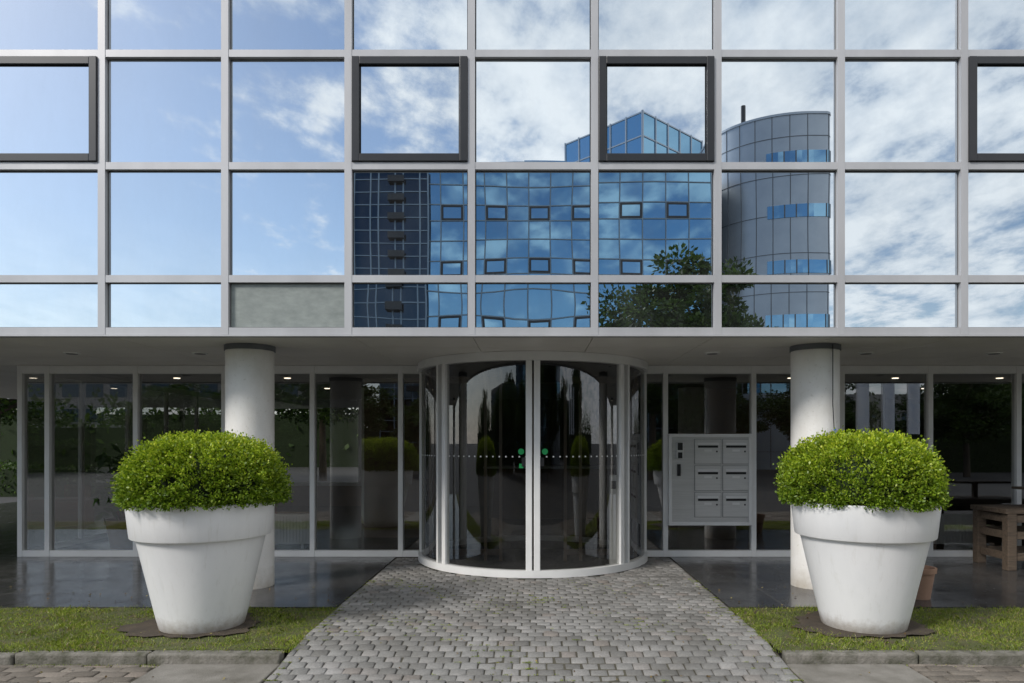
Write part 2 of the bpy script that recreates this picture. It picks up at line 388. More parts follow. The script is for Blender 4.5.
for y in (10.8,12.04,13.3,14.5,15.8,17.0): fr.box(-7.0,-6.94,y-fh,y+fh,0,2.600)
fr.box(-6.998,-6.942,YB+0.07,17,0.0,0.08); fr.box(-6.998,-6.942,YB+0.07,17,2.5,2.599)
gl.quad((-6.97,YB+.05,0.08),(-6.97,17,0.08),(-6.97,17,2.5),(-6.97,YB+.05,2.5))
fr.obj('storefront_frames',M['white'],B,bevel=0.004); gl.obj('storefront_glazing',M['glass'],B,fix=False)
i=MB(); i.box(-6.94,12.6,YB+0.08,17.2,-0.02,0.006); i.obj('interior_floor',M['intfloor'],B)
i=MB(); i.box(-6.94,12.6,YB+0.08,17.2,2.604,2.635); i.obj('interior_ceiling',M['intceil'],B)
i=MB(); i.box(-3.2,12.6,17.0,17.2,0.006,2.6); i.box(12.5,12.6,YB+.1,17,0.006,2.6); i.obj('interior_walls',M['intwall'],B)
i=MB(); i.box(-2.75,-1.85,11.4,11.6,0.006,2.6); i.box(3.4,5.0,13.5,13.7,0.006,2.6); i.box(-6.9,-3.2,17.0,17.06,0.006,0.5); i.obj('interior_partition',M['wallbrown'],B)
i=MB()
for x in (-5.4,-4.2): i.box(x-.04,x+.04,17.0,17.08,0.5,2.6)
i.box(-6.9,-3.2,17.0,17.08,0.5,0.58); i.obj('rear_window_frames',M['white'],B)
for x in (-3.05,3.05,6.5):
    c=MB(); c.lathe(x,13.5,[(0.25,0.006),(0.25,2.6)],40); c.obj('interior_column',M['column'],B,smooth=True)
i=MB()
for x in (-5.8,-4.0,4.2,5.9,7.6,9.4):
    for y in (11.4,13.6): i.lathe(x,y,[(0.05,2.594),(0.052,2.603)],20)
i.obj('interior_ceiling_lamps',M['lamp'],B)
def radiator(x0,x1):
    r=MB(); r.box(x0,x1,YB+0.2,YB+0.32,0.14,0.55)
    n=int((x1-x0)/0.045)
    for k in range(n): r.box(x0+0.01+k*0.045,x0+0.04+k*0.045,YB+0.188,YB+0.2,0.16,0.53)
    r.box(x0+0.08,x0+0.12,YB+0.22,YB+0.3,0.006,0.14); r.box(x1-0.12,x1-0.08,YB+0.22,YB+0.3,0.006,0.14)
    return r.obj('radiator',M['white'])
radiator(-4.1,-3.12); radiator(4.35,6.3)
r=empty('reception_desk'); d=MB(); d.box(-0.9,1.6,14.2,14.8,0.006,1.02); d.obj('desk_front',M['wallbrown'],r,bevel=0.01)
d=MB(); d.box(-1.0,1.7,14.1,14.85,1.022,1.07); d.obj('desk_top',M['white'],r,bevel=0.01)
def armchair(x,y,rot):
    e=empty('armchair',(x,y,0.006)); e.rotation_euler=(0,0,rot)
    q=MB(); q.box(-0.3,0.3,-0.3,0.28,0.22,0.43); q.box(-0.3,0.3,0.2,0.34,0.435,0.85); q.obj('seat_and_back',M['red'],e,bevel=0.04)
    q=MB(); q.box(-0.38,-0.305,-0.3,0.34,0.22,0.62); q.box(0.305,0.38,-0.3,0.34,0.22,0.62); q.obj('arms',M['red'],e,bevel=0.03)
    q=MB(); 
    for a in (-0.27,0.27):
        for c in (-0.25,0.25): q.tube((a,c,0),(a,c,0.22),0.018,0.02,8)
    q.obj('legs',M['black'],e)
armchair(-6.3,11.3,0.5); armchair(-4.9,12.0,-0.6)

# ============================================================ REVOLVING DOOR
RD=empty('revolving_door'); R=1.5; cy=YB; DEG=math.pi/180
b=MB(); b.arc(0,cy,R-0.05,R+0.05,2.50,2.600,0,2*math.pi,120); b.arc(0,cy,R-0.045,R+0.045,0.001,0.085,0,2*math.pi,120); b.obj('drum_rings',M['white'],RD,smooth=True)
b=MB(); b.lathe(0,cy,[(R-0.06,2.49),(R-0.06,2.50)],80); b.obj('drum_ceiling',M['black'],RD)
b=MB(); b.lathe(0,cy,[(R-0.05,0.003),(R-0.05,0.012)],80); b.obj('floor_mat',M['mat'],RD)
p=MB()
def post(t,w=0.05,d=0.07,r=R): p.rbox(r*math.sin(t),cy-r*math.cos(t),t,w,d,0.085,2.50)
for a,w in ((-1.75,0.072),(1.75,0.072),(-45,0.07),(45,0.07),(-50,0.035),(50,0.035),(-86,0.06),(86,0.06),(135,0.06),(-135,0.06),(180,0.06)): post(a*DEG,w)
p.obj('door_stiles',M['white'],RD,bevel=0.006)
g=MB()
for a,c in ((-86,-50),(-45,-1.75),(1.75,45),(50,86)): g.sheet(0,cy,R,0.08,2.51,a*DEG,c*DEG,30)
g.obj('curved_glass',M['dglass'],RD,smooth=True,fix=False)
g=MB()
for a,c in ((94,135),(-135,-94)): g.sheet(0,cy,R,0.08,2.51,a*DEG,c*DEG,30)
g.obj('rear_curved_glass',M['rglass'],RD,smooth=True,fix=False)
d=MB()
for a in range(-84,85,3):
    if abs(a)<3 or 44<=abs(a)<=51: continue
    t=a*DEG; d.rbox((R+.004)*math.sin(t),cy-(R+.004)*math.cos(t),t,0.016,0.004,1.383,1.399)
d.obj('safety_dots',M['white'],RD)
d=MB()
for a in (-5.2,5.2):
    t=a*DEG; x=(R+.006)*math.sin(t); y=cy-(R+.006)*math.cos(t)
    b0=len(d.v); n=24
    for k in range(n): d.v.append((x+0.035*math.cos(2*math.pi*k/n),y,1.45+0.035*math.sin(2*math.pi*k/n)))
    d.f.append(tuple(range(b0,b0+n)))
d.box(-0.16,-0.11,cy-R-0.004,cy-R+0.0,1.26,1.31)
d.obj('green_stickers',M['green'],RD)
d=MB()
for a in (-4.0,4.0):
    t=a*DEG; d.rbox((R+.012)*math.sin(t),cy-(R+.012)*math.cos(t),t,0.045,0.02,1.28,1.38)
d.obj('lock_plates',M['black'],RD,bevel=0.004)
w=MB()
for sg in (-1,1):
    for xx in (0.42,0.62,1.36): w.box(sg*xx-0.02,sg*xx+0.02,cy-0.55+abs(xx)*0.2,cy-0.51+abs(xx)*0.2,0.013,2.49)
    w.box(*sorted((sg*0.42,sg*1.36)),cy-0.02,cy+0.02,0.02,0.10); w.box(*sorted((sg*0.42,sg*1.36)),cy-0.02,cy+0.02,2.36,2.45)
    w.box(*sorted((sg*1.33,sg*1.37)),cy-0.03,cy+0.03,0.10,2.36)
w.lathe(0,cy,[(0.05,0.013),(0.05,2.49)],20)
w.obj('rotor_frames',PM('bronze_frame',(0.16,0.125,0.10),None,0.4,0.5),RD)
w=MB(); w.quad((-1.34,cy,0.1),(-0.05,cy,0.1),(-0.05,cy,2.36),(-1.34,cy,2.36)); w.quad((0.05,cy,0.1),(1.34,cy,0.1),(1.34,cy,2.36),(0.05,cy,2.36)); w.obj('rotor_glass',M['rglass'],RD)
a=empty('access_control_post'); q=MB(); q.box(0.95,1.04,8.66,8.75,0.03,1.15); q.obj('post',M['white'],a,bevel=0.01); q=MB(); q.box(0.91,1.08,8.62,8.79,0.0125,0.03); q.obj('base_plate',M['alu'],a); q=MB(); q.box(0.965,1.025,8.654,8.66,0.98,1.08); q.obj('reader',M['black'],a)

# ============================================================ MAILBOX PANEL
MP=empty('mailbox_panel'); x1,x2=1.835,2.965; za,zb=0.43,1.67; yp=YB-0.055
f=MB(); t=0.045
f.box(x1,x1+t,yp-0.03,yp+0.06,za,zb); f.box(x2-t,x2,yp-0.03,yp+0.06,za,zb); f.box(x1+t,x2-t,yp-0.028,yp+0.06,za,za+t); f.box(x1+t,x2-t,yp-0.028,yp+0.06,zb-t,zb); f.obj('surround',M['white'],MP,bevel=0.004)
f=MB(); f.box(x1+t,x2-t,yp,yp+0.35,za+t,zb-t); f.obj('back_panel',M['mail'],MP)
dr=MB(); sl=MB(); hd=MB(); nm=MB(); lk=MB(); gp=MB()
for cx in (2.37,2.75):
    for k,zc in enumerate((1.43,1.07,0.71)):
        gp.box(cx-0.180,cx+0.180,yp-0.004,yp-0.0005,zc-0.170,zc+0.170)
        dr.box(cx-0.175,cx+0.175,yp-0.014,yp-0.0045,zc-0.165,zc+0.165)
        hd.box(cx-0.14,cx+0.14,yp-0.034,yp-0.0142,zc+0.085,zc+0.118); sl.box(cx-0.135,cx+0.135,yp-0.02,yp-0.0142,zc+0.052,zc+0.084)
        nm.box(cx-0.05,cx+0.05,yp-0.017,yp-0.0142,zc+0.000,zc+0.03); lk.box(cx+0.11,cx+0.13,yp-0.02,yp-0.0142,zc-0.01,zc+0.012)
gp.obj('door_gaps',M['gap'],MP); dr.obj('mailbox_doors',M['mail2'],MP,bevel=0.003); hd.obj('slot_hoods',M['white'],MP,bevel=0.004); sl.obj('slots',M['black'],MP); nm.obj('name_plates',M['white'],MP); lk.obj('locks',M['black'],MP)
q=MB(); q.box(1.945,2.035,yp-0.03,yp-0.0005,1.33,1.56); q.obj('intercom',M['mail2'],MP,bevel=0.006)
q=MB(); q.box(1.955,2.025,yp-0.034,yp-0.0305,1.45,1.55); q.box(1.96,2.02,yp-0.034,yp-0.0305,1.34,1.42); q.box(1.955,2.0,yp-0.02,yp-0.0005,1.10,1.26); q.obj('intercom_camera_and_keys',M['black'],MP,bevel=0.002)

# ============================================================ PLANTERS + BOXWOOD
PX=(-2.83,2.83)
prof=[(0.325,-0.012),(0.335,0.0),(0.36,0.10),(0.505,0.745),(0.513,0.765),(0.548,0.768),(0.554,0.775),(0.583,1.035),(0.585,1.05),(0.579,1.058),(0.562,1.06),(0.550,1.05),(0.54,0.98)]
def bush_mesh():
    K=2700; d=rng.normal(size=(K*3,3)); d/=np.linalg.norm(d,axis=1,keepdims=True); d=d[d[:,2]>-0.30][:K]; K=len(d)
    az=np.arctan2(d[:,1],d[:,0])
    lump=1+0.035*np.sin(3*az+1)+0.035*np.sin(7*az+2)*np.cos(5*d[:,2])+0.025*np.sin(13*az)*np.sin(9*d[:,2])+rng.normal(0,0.028,K)
    e=0.86
    sh=np.sign(d)*np.abs(d)**e
    P=np.stack([sh[:,0]*0.635,sh[:,1]*0.635,np.where(sh[:,2]>0,sh[:,2]*0.46,sh[:,2]*0.28)],1)*lump[:,None]
    rr=np.hypot(P[:,0],P[:,1]); sc=np.minimum(1,0.70/np.maximum(rr,1e-6)); P[:,0]*=sc; P[:,1]*=sc
    m=19
    C=np.repeat(P,m,0)+rng.normal(0,0.02,(K*m,3)); Dn=np.repeat(d,m,0)
    C-=Dn*(rng.random((K*m,1))*0.055)
    D=Dn*0.9+rng.normal(0,0.75,(K*m,3))+np.array([0,0,0.25])
    C[:,2]=np.maximum(C[:,2],-0.11)
    return leaf_geo(C,D,0.024,0.016)
BV,BF=bush_mesh(); bush_me=None
for n,(sx,rot) in enumerate(((PX[0],0.4),(PX[1],2.6))):
    e=empty('planter',(sx,6.0,0))
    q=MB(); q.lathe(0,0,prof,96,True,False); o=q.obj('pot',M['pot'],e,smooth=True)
    q=MB(); q.lathe(0,0,[(0.547,0.98),(0.3,1.0),(0.02,1.01)],48,False,True); q.obj('potting_soil',M['soil'],e)
    if bush_me is None:
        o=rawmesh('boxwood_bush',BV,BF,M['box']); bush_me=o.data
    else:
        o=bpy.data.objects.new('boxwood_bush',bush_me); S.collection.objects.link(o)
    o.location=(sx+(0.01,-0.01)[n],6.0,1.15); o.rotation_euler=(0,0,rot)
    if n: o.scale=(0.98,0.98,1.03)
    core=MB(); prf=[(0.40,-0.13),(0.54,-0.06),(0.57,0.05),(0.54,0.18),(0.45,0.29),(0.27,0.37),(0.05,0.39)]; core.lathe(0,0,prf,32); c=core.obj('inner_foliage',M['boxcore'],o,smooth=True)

# ============================================================ GROUND
g=MB(); g.quad((-600,-600,-0.10),(600,-600,-0.10),(600,600,-0.10),(-600,600,-0.10)); g.obj('ground',M['asphalt'])
t=MB(); t.box(-13.5,-1.86,6.62,9.5,-0.06,0.0); t.box(1.86,13.5,6.62,9.5,-0.06,0.0); t.box(-13.5,-7.0,9.5,19,-0.06,0.0); t.obj('terrace_tiles',M['tile'])
def zpath(y):
    u=min(1,max(0,(5.75-y)/1.0)); return -0.08*u*u*(3-2*u)
def pavers(name,xa,xb,ya,yb,zf,bw=0.125,bh=0.105,gap=0.008,mask=None,mat='paver'):
    V=[];F=[]; r=0; y=ya
    while y<yb-0.01:
        off=(r%2)*bw*0.5+random.gauss(0,0.006); x=xa-abs(off); y2=min(y+bh,yb)
        while x<xb-0.005:
            x_0=max(x,xa)+gap/2; x_1=min(x+bw,xb)-gap/2
            if x_1-x_0>0.02 and (mask is None or mask((x_0+x_1)/2,(y+y2)/2)):
                dz=random.gauss(0,0.0025)+0.006*math.sin(x_0*1.7+y*2.1)*math.cos(y*1.3); b=len(V); c=0.009; j=[random.gauss(0,0.0018) for _ in range(4)]; e=[random.gauss(0,0.0018) for _ in range(4)]
                y_0=y+gap/2+e[0]; y_1=y2-gap/2+e[1]; xx0=x_0+e[2]; xx1=x_1+e[3]
                z0=zf(y_0)+dz; z1=zf(y_1)+dz
                V+=[(xx0,y_0,z0-0.02),(xx1,y_0,z0-0.02),(xx1,y_1,z1-0.02),(xx0,y_1,z1-0.02),
                    (xx0,y_0,z0-0.007),(xx1,y_0,z0-0.007),(xx1,y_1,z1-0.007),(xx0,y_1,z1-0.007),
                    (xx0+c,y_0+c,z0+j[0]),(xx1-c,y_0+c,z0+j[1]),(xx1-c,y_1-c,z1+j[2]),(xx0+c,y_1-c,z1+j[3])]
                F+=[(b+8,b+9,b+10,b+11)]
                for k in range(4):
                    k2=(k+1)%4; F+=[(b+k,b+k2,b+4+k2,b+4+k),(b+4+k,b+4+k2,b+8+k2,b+8+k)]
            x+=bw
        y+=bh; r+=1
    return rawmesh(name,V,F,M[mat])
P=empty('brick_path')
o=pavers('paving_bricks',-1.845,1.845,2.4,9.48,zpath,mask=lambda x,y: math.hypot(x,y-YB)>R+0.04); o.parent=P
j=MB(); n=40
for k in range(n):
    y0_=2.4+(8.05-2.4)*k/n; y1_=2.4+(8.05-2.4)*(k+1)/n
    j.quad((-1.855,y0_,zpath(y0_)-0.012),(1.855,y0_,zpath(y0_)-0.012),(1.855,y1_,zpath(y1_)-0.012),(-1.855,y1_,zpath(y1_)-0.012))
j.quad((-1.855,8.05,-0.012),(1.855,8.05,-0.012),(1.855,9.6,-0.012),(-1.855,9.6,-0.012))
j.obj('joint_sand',M['joint'],P)
o=pavers('road_pavers',-7.5,-2.75,2.6,5.16,lambda y:-0.078,bw=0.21,bh=0.105,mat='paver2')
o=pavers('road_pavers',2.75,7.5,2.6,5.16,lambda y:-0.078,bw=0.21,bh=0.105,mat='paver2')
j=MB(); j.quad((-7.6,2.5,-0.094),(7.6,2.5,-0.094),(7.6,5.2,-0.094),(-7.6,5.2,-0.094)); j.obj('joint_bed',M['joint'])
c=MB()
for sx in (-1,1):
    for k,yy in enumerate((2.6,3.48,4.36)):
        a,d_=sorted((sx*1.86,sx*2.74)); c.box(a,d_,yy,yy+0.8 if k==2 else yy+0.87,-0.12,-0.078+k*0.001)
c.obj('concrete_slabs',M['concrete'],None,bevel=0.008)
c=MB()
for sx in (-1,1):
    x=1.87
    while x<14:
        l=0.98; a,d_=sorted((sx*x,sx*(x+l))); dz=random.gauss(0,0.005)
        b0=c.box(a,d_,5.17+random.gauss(0,0.005),5.275,-0.12,-0.012+dz)
        x+=l+0.012
c.obj('kerb',M['kerb'],None,bevel=0.014)
e=empty('lawn')
V=[];F=[]
for sx in (-1,1):
    nx,ny=110,16; b=len(V); xa,xb=(1.85,13.5)
    for jj in range(ny+1):
        for ii in range(nx+1):
            V.append((sx*(xa+(xb-xa)*ii/nx),5.275+(6.62-5.275)*jj/ny,-0.012+random.gauss(0,0.006)))
    for jj in range(ny):
        for ii in range(nx):
            a=b+jj*(nx+1)+ii; q=(a,a+1,a+nx+2,a+nx+1); F.append(q if sx>0 else q[::-1])
rawmesh('turf',V,F,M['turf'],e,smooth=True)
m=MB()
for px in PX:
    b0=len(m.v); n=60
    for k in range(n):
        a=2*math.pi*k/n; r=0.45+0.04*math.sin(3*a+px)+0.025*math.sin(8*a)+0.02*math.sin(17*a+px); m.v.append((px-0.06+r*1.2*math.cos(a),5.98+r*math.sin(a)*0.95,0.003))
    m.f.append(tuple(range(b0,b0+n)))
m.obj('bare_soil',M['soil'],e)
def vn(x,y,f,s=0):
    return (np.sin(x*f+1.3+s)*np.cos(y*f*1.3+0.7*s)+np.sin(x*f*2.3+y*f*1.9+2.1+s)*0.6+np.cos(x*f*4.1-y*f*3.7+s)*0.4)/2
n=150000
x=rng.uniform(1.82,8.0,n)*np.where(rng.random(n)<0.5,-1,1); y=rng.uniform(5.22,6.66,n)
cxp=np.where(x<0,PX[0],PX[1]); dp=np.hypot((x-cxp)/1.15,(y-6.0))
dens=0.70+0.55*vn(x,y,2.3)+0.3*vn(x,y,7,2)
dens=np.where(dp<0.60,dens*np.clip((dp-0.36)/0.24,0,1)**1.3,dens)
dens=np.where(y>6.61,dens*0.3,dens); dens=np.where(y<5.29,dens*0.5,dens)
k=rng.random(n)<np.clip(dens,0.04,1); k&=(dp>0.37); x=x[k];y=y[k];n=len(x)
h=(0.018+0.032*rng.random(n))*(0.75+0.45*vn(x,y,3.1,5)); h=np.clip(h,0.012,0.06)
C=np.stack([x,y,np.full(n,-0.016)],1); D=np.stack([rng.normal(0,0.55,n),rng.normal(0,0.55,n),np.ones(n)],1); D/=np.linalg.norm(D,axis=1,keepdims=True)
W=np.cross(D,rng.normal(size=(n,3))); W/=np.linalg.norm(W,axis=1,keepdims=True); w=0.004
bend=np.stack([rng.normal(0,0.3,n),rng.normal(0,0.3,n),np.zeros(n)],1)
H=h[:,None]; v=np.stack([C-W*w*.5,C+W*w*.5,C+D*H*.6+W*w*.4,C+(D+bend)*H,C+D*H*.6-W*w*.4],1).reshape(-1,3)
F=np.arange(n*5).reshape(-1,5); rawmesh('grass_blades',v,F,M['grass'],e)
# weeds in path joints and along the kerb foot
n=10000; x=rng.uniform(-1.85,1.85,n); y=rng.uniform(4.2,8.0,n)
den=np.clip(vn(x,y,2.9,4)*0.9-0.05,0,1)*0.5+0.7*(np.abs(x)>1.77)
k=rng.random(n)<den; x=x[k];y=y[k]; bh=0.105
row=np.round((y-2.4)/bh); y=2.4+row*bh+rng.normal(0,0.004,len(x)); m=8
x=np.repeat(x,m)+rng.normal(0,0.010,len(x)*m); y=np.repeat(y,m)+rng.normal(0,0.004,len(y)*m)
z=np.array([zpath(t) for t in y])-0.006
x2=rng.uniform(1.86,7.5,9000)*np.where(rng.random(9000)<0.5,-1,1); y2=5.165-np.abs(rng.normal(0,0.02,9000)); kk=rng.random(9000)<np.clip(0.35+0.8*vn(x2,y2,3.3,1),0,1); x2=x2[kk]; y2=y2[kk]
x=np.concatenate([x,x2]); y=np.concatenate([y,y2]); z=np.concatenate([z,np.full(len(x2),-0.09)])
C=np.stack([x,y,z],1); D=np.stack([rng.normal(0,0.8,len(x)),rng.normal(0,0.8,len(x)),np.ones(len(x))],1)
V,F=leaf_geo(C,D,0.014,0.005); rawmesh('joint_weeds',V,F,M['grass'],P)
n=520; x=rng.uniform(-6.5,6.5,n); y=rng.uniform(4.3,7.6,n); z=np.array([zpath(t) if abs(a)<1.84 else (0.003 if t>5.2 else -0.074) for a,t in zip(x,y)])+0.006
C=np.stack([x,y,z],1); D=np.stack([rng.normal(size=n),rng.normal(size=n),0.1*rng.random(n)],1); V,F=leaf_geo(C,D,0.022,0.014)
rawmesh('fallen_leaves',V,F,leafmat('dry_leaves',[(0,(0.10,0.06,0.03)),(0.6,(0.22,0.15,0.06)),(1,(0.3,0.27,0.1))],0.1,3))

# ============================================================ SMALL OBJECTS
wt=empty('wooden_table',(0,0,0)); X0,X1,Y0,Y1=5.74,7.05,8.45,9.15
b=MB()
for k in range(5): b.box(X0-0.03,X1+0.03,Y0+0.005+k*0.14,Y0+0.133+k*0.14,0.69,0.745)
b.obj('table_top',M['wood'],wt,bevel=0.004)
b=MB()
for x in (X0,X1-0.11):
    for y in (Y0+0.01,Y1-0.12): b.box(x,x+0.11,y,y+0.11,0.001,0.688)
b.obj('legs',M['wood'],wt,bevel=0.006)
b=MB()
for z in (0.12,0.38,0.58): b.box(X0+0.112,X1-0.112,Y0+0.03,Y0+0.055,z,z+0.09); b.box(X0+0.112,X1-0.112,Y1-0.06,Y1-0.035,z,z+0.09); b.box(X0+0.03,X0+0.055,Y0+0.122,Y1-0.122,z,z+0.09)
b.obj('rails',M['wood'],wt,bevel=0.004)
b=MB(); b.box(6.15,6.9,8.55,9.0,0.96,0.99); b.box(6.5,6.56,8.72,8.78,0.746,0.96); b.obj('raised_shelf',M['wood'],wt,bevel=0.004)
tp=empty('terracotta_pot',(3.86,7.0,0)); b=MB(); b.lathe(0,0,[(0.10,0.001),(0.14,0.26),(0.155,0.262),(0.16,0.31),(0.14,0.31),(0.13,0.25)],36,True,True); b.obj('pot_body',M['terra'],tp,smooth=True)
ip=empty('potted_plant',(-5.82,9.95,0.006)); b=MB(); b.lathe(0,0,[(0.15,0.0),(0.22,0.40),(0.24,0.40),(0.245,0.46),(0.21,0.46),(0.2,0.42)],36); b.obj('pot_body',M['terra'],ip,smooth=True)
b=MB()
tips=[]
for k in range(11):
    a=k*2.4; tip=(0.34*math.cos(a)*(.4+.6*random.random()),0.3*math.sin(a)*(.4+.6*random.random()),0.7+0.7*random.random()); b.tube((0.02*math.cos(a),0.02*math.sin(a),0.4),tip,0.012,0.005,6); tips.append(tip)
b.obj('stems',M['bark'],ip)
T=np.array(tips); C=np.repeat(T,16,0)+rng.normal(0,0.09,(len(T)*16,3)); V,F=leaf_geo(C,rng.normal(size=C.shape)+np.array([0,0,-0.2]),0.20,0.08); rawmesh('leaves',V,F,M['hplant'],ip)

# ============================================================ SURROUNDINGS BEHIND CAMERA (seen in the mirrored glass)
OB=empty('glass_office_block'); yo=-23.6
zz=[0.3]
for f_ in range(5): zz+=[1.55+2.95*f_,2.4+2.95*f_,3.45+2.95*f_]
zz+=[16.2]
ncol=13; xs0=-6.17
dk={(c,r) for c in range(1,ncol,2) for r in (1,4,7,10,13)}
facade(OB,xs0,1.2,ncol,zz,yo,1,M['mirror2'],PM('slim_blue_frame',(0.22,0.29,0.35),None,0.4,0.3),0.05,dark=dk,bul=0.0012,tilt=0.004,pn=3,dt=0.10)
b=MB(); b.box(-9.3,9.4,yo-14,yo-0.05,-0.1,zz[-1]); b.obj('block_core',M['mirror3'],OB)
b=MB(); b.box(-9.35,9.5,yo-14.05,yo+0.06,zz[-1]+0.05,zz[-1]+0.22); b.obj('roof_edge',M['clad'],OB)
b=MB(); b.box(-0.4,2.0,yo-6,yo-3,zz[-1]+0.22,zz[-1]+1.5); b.obj('roof_plant_room',M['mirror2'],OB)
CT=empty('corner_glass_tower'); 
cx,cyy,sz,hh=7.1,-35.2,6.6,22.35; ang=math.radians(47)
b=MB(); b.rbox(cx,cyy,ang,sz,sz,-0.1,hh); o=b.obj('tower_glass',M['mirror2'],CT)
b=MB()
c_,s_=math.cos(ang),math.sin(ang)
for k in range(6):
    u=-sz/2+sz*k/5
    for (lx,ly) in ((u,sz/2+0.02),(sz/2+0.02,u),(-sz/2-0.02,u)):
        X=cx+lx*c_-ly*s_; Y=cyy+lx*s_+ly*c_; b.rbox(X,Y,ang,0.09,0.09,14,hh+0.1)
for k in range(7):
    z=hh-k*1.5; b.rbox(cx,cyy,ang,sz+0.10,sz+0.10,z-0.04,z+0.04)
b.obj('tower_mullions',M['clad'],CT)
DT=empty('apartment_tower'); b=MB(); b.box(-9.4,-5.62,yo-6,yo+0.3,-0.1,15.9); b.obj('tower_glass',M['mirror3'],DT)
b=MB()
xg=-9.42
for k in range(7): b.box(xg-0.035,xg+0.035,yo+0.3,yo+0.37,0,15.9); xg+=0.42 if k%2 else 0.86
for k in range(24): b.box(-9.42,-5.62,yo+0.3,yo+0.35,0.2+k*0.66,0.245+k*0.66)
b.obj('tower_grid',PM('pale_blue_metal',(0.22,0.30,0.38),None,0.5,0.2),DT)
b=MB()
for k in range(16): b.box(-7.62,-6.78,yo+0.36,yo+0.62,0.8+k*0.96,0.86+k*0.96); b.box(-7.62,-6.78,yo+0.58,yo+0.62,0.86+k*0.96,1.12+k*0.96)
b.obj('balconies',M['darkframe'],DT)
RT=empty('round_clad_tower')
pts=[]; X0,X1=10.15,15.75; yfr=yo+0.6
for k in range(25):
    a=math.pi*0.5*k/24; pts.append((X0+4.6*(1-math.cos(a)),yfr-4.2+4.2*math.sin(a)))
for k in range(1,9):
    a=math.pi*0.5*k/8; pts.append((X1-0.4+0.4*math.sin(a),yfr-0.4+0.4*math.cos(a)))
pts=[(X0,yfr-10)]+pts+[(X1,yfr-10)]
def prism(z0,z1,off=0.0,sub=None):
    m=MB(); P_=pts if sub is None else pts[sub[0]:sub[1]]
    P2=[]
    cx_,cy_=14.0,yfr-5
    for (x_,y_) in P_:
        d_=math.hypot(x_-cx_,y_-cy_); P2.append((x_+(x_-cx_)/d_*off,y_+(y_-cy_)/d_*off))
    n=len(P2); m.v=[(a,b_,z0) for a,b_ in P2]+[(a,b_,z1) for a,b_ in P2]
    m.f=[(k,(k+1)%n,n+(k+1)%n,n+k) for k in range(n)]+[tuple(range(n))[::-1],tuple(range(n,2*n))]
    return m
TH=18.9
prism(-0.1,TH).obj('cladding',M['clad'],RT,smooth=True)
m=MB()
for k in (1,5,9,12,15,18,21,24,28):
    x_,y_=pts[k]; m.tube((x_,y_,0),(x_,y_,TH),0.025,0.025,6)
m.obj('vertical_seams',M['seam'],RT)
for k in range(9):
    prism(0.95+k*2.1,0.98+k*2.1,0.02).obj('horizontal_seam',M['seam'],RT)
for z in (4.5,7.5,10.4,13.4,16.3): prism(z,z+0.7,0.03,(17,len(pts)-1)).obj('window_band',M['mirror2'],RT)
m=MB()
for z in (4.5,7.5,10.4,13.4,16.3):
    for k in range(18,len(pts)-2,2):
        x_,y_=pts[k]; m.tube((x_,y_+0.02,z),(x_,y_+0.02,z+0.7),0.04,0.04,6)
m.obj('window_band_mullions',M['seam'],RT)
prism(TH,TH+0.12,0.05).obj('roof_coping',M['clad'],RT)
m=MB(); m.lathe(12.75,yo-5,[(0.14,TH-4),(0.14,TH+3.1)],16); m.obj('flue',M['darkframe'],RT)
def lowblock(xa,xb,yf,h,face=1,nm='distant_office_block'):
    e=empty(nm); b=MB(); b.box(xa,xb,yf-10 if face>0 else yf,yf if face>0 else yf+10,-0.1,h); b.obj('walls',M['dbrick'],e)
    g=MB(); z=1.0
    while z+1.6<h:
        x=xa+0.8
        while x+2.2<xb: 
            g.box(x,x+2.0,*((yf-0.05,yf+0.04) if face>0 else (yf-0.04,yf+0.05)),z,z+1.5); x+=2.8
        z+=2.9
    g.obj('windows',M['mirror3'],e)
lowblock(-62,-24,-62,9.0); lowblock(24,70,-75,8.0); lowblock(-70,-30,60,11,-1)

def tree_meshes(seed,H,Rr,nl,ls):
    rr=np.random.default_rng(seed); b=MB(); b.tube((0,0,-0.1),(0.05,0.02,H*0.38),0.17,0.12,12)
    ends=[]
    for k in range(9):
        a=k*2.399+rr.random(); el=0.35+0.9*rr.random(); ln=Rr*(0.5+0.35*rr.random())
        p0=Vector((0.05,0.02,H*(0.3+0.1*rr.random()))); p1=p0+Vector((math.cos(a)*math.cos(el)*ln,math.sin(a)*math.cos(el)*ln,math.sin(el)*ln+0.3))
        b.tube(p0,p1,0.075,0.035,7); ends.append(p1)
        for _ in range(2):
            p2=p1+Vector(rr.normal(0,Rr*0.28,3).tolist())+Vector((0,0,0.2)); b.tube(p1,p2,0.035,0.012,5); ends.append(p2)
    b.tube((0.05,0.02,H*0.38),(0.1,0,H*0.8),0.12,0.03,8); ends.append(Vector((0.1,0,H*0.82)))
    cs=np.array([list(e) for e in ends]); ex=rr.normal(size=(44,3)); ex/=np.linalg.norm(ex,axis=1,keepdims=True)
    ex=ex*np.array([Rr,Rr,H*0.30])*(0.5+0.5*rr.random((44,1)))+np.array([0,0,H*0.63]); cs=np.vstack([cs,ex])
    per=nl//len(cs); C=[];D=[]
    for c in cs:
        r=Rr*(0.13+0.16*rr.random()); q=rr.normal(size=(per,3)); q/=np.linalg.norm(q,axis=1,keepdims=True)
        C.append(c+q*r*(rr.random((per,1))**0.4)*np.array([1.1,1.1,0.8])); D.append(q+rr.normal(0,0.5,(per,3)))
    V,F=leaf_geo(np.vstack(C),np.vstack(D),ls,ls*0.6); return b,V,F
tb,tV,tF=tree_meshes(3,8.6,3.0,19000,0.2)
tm=None
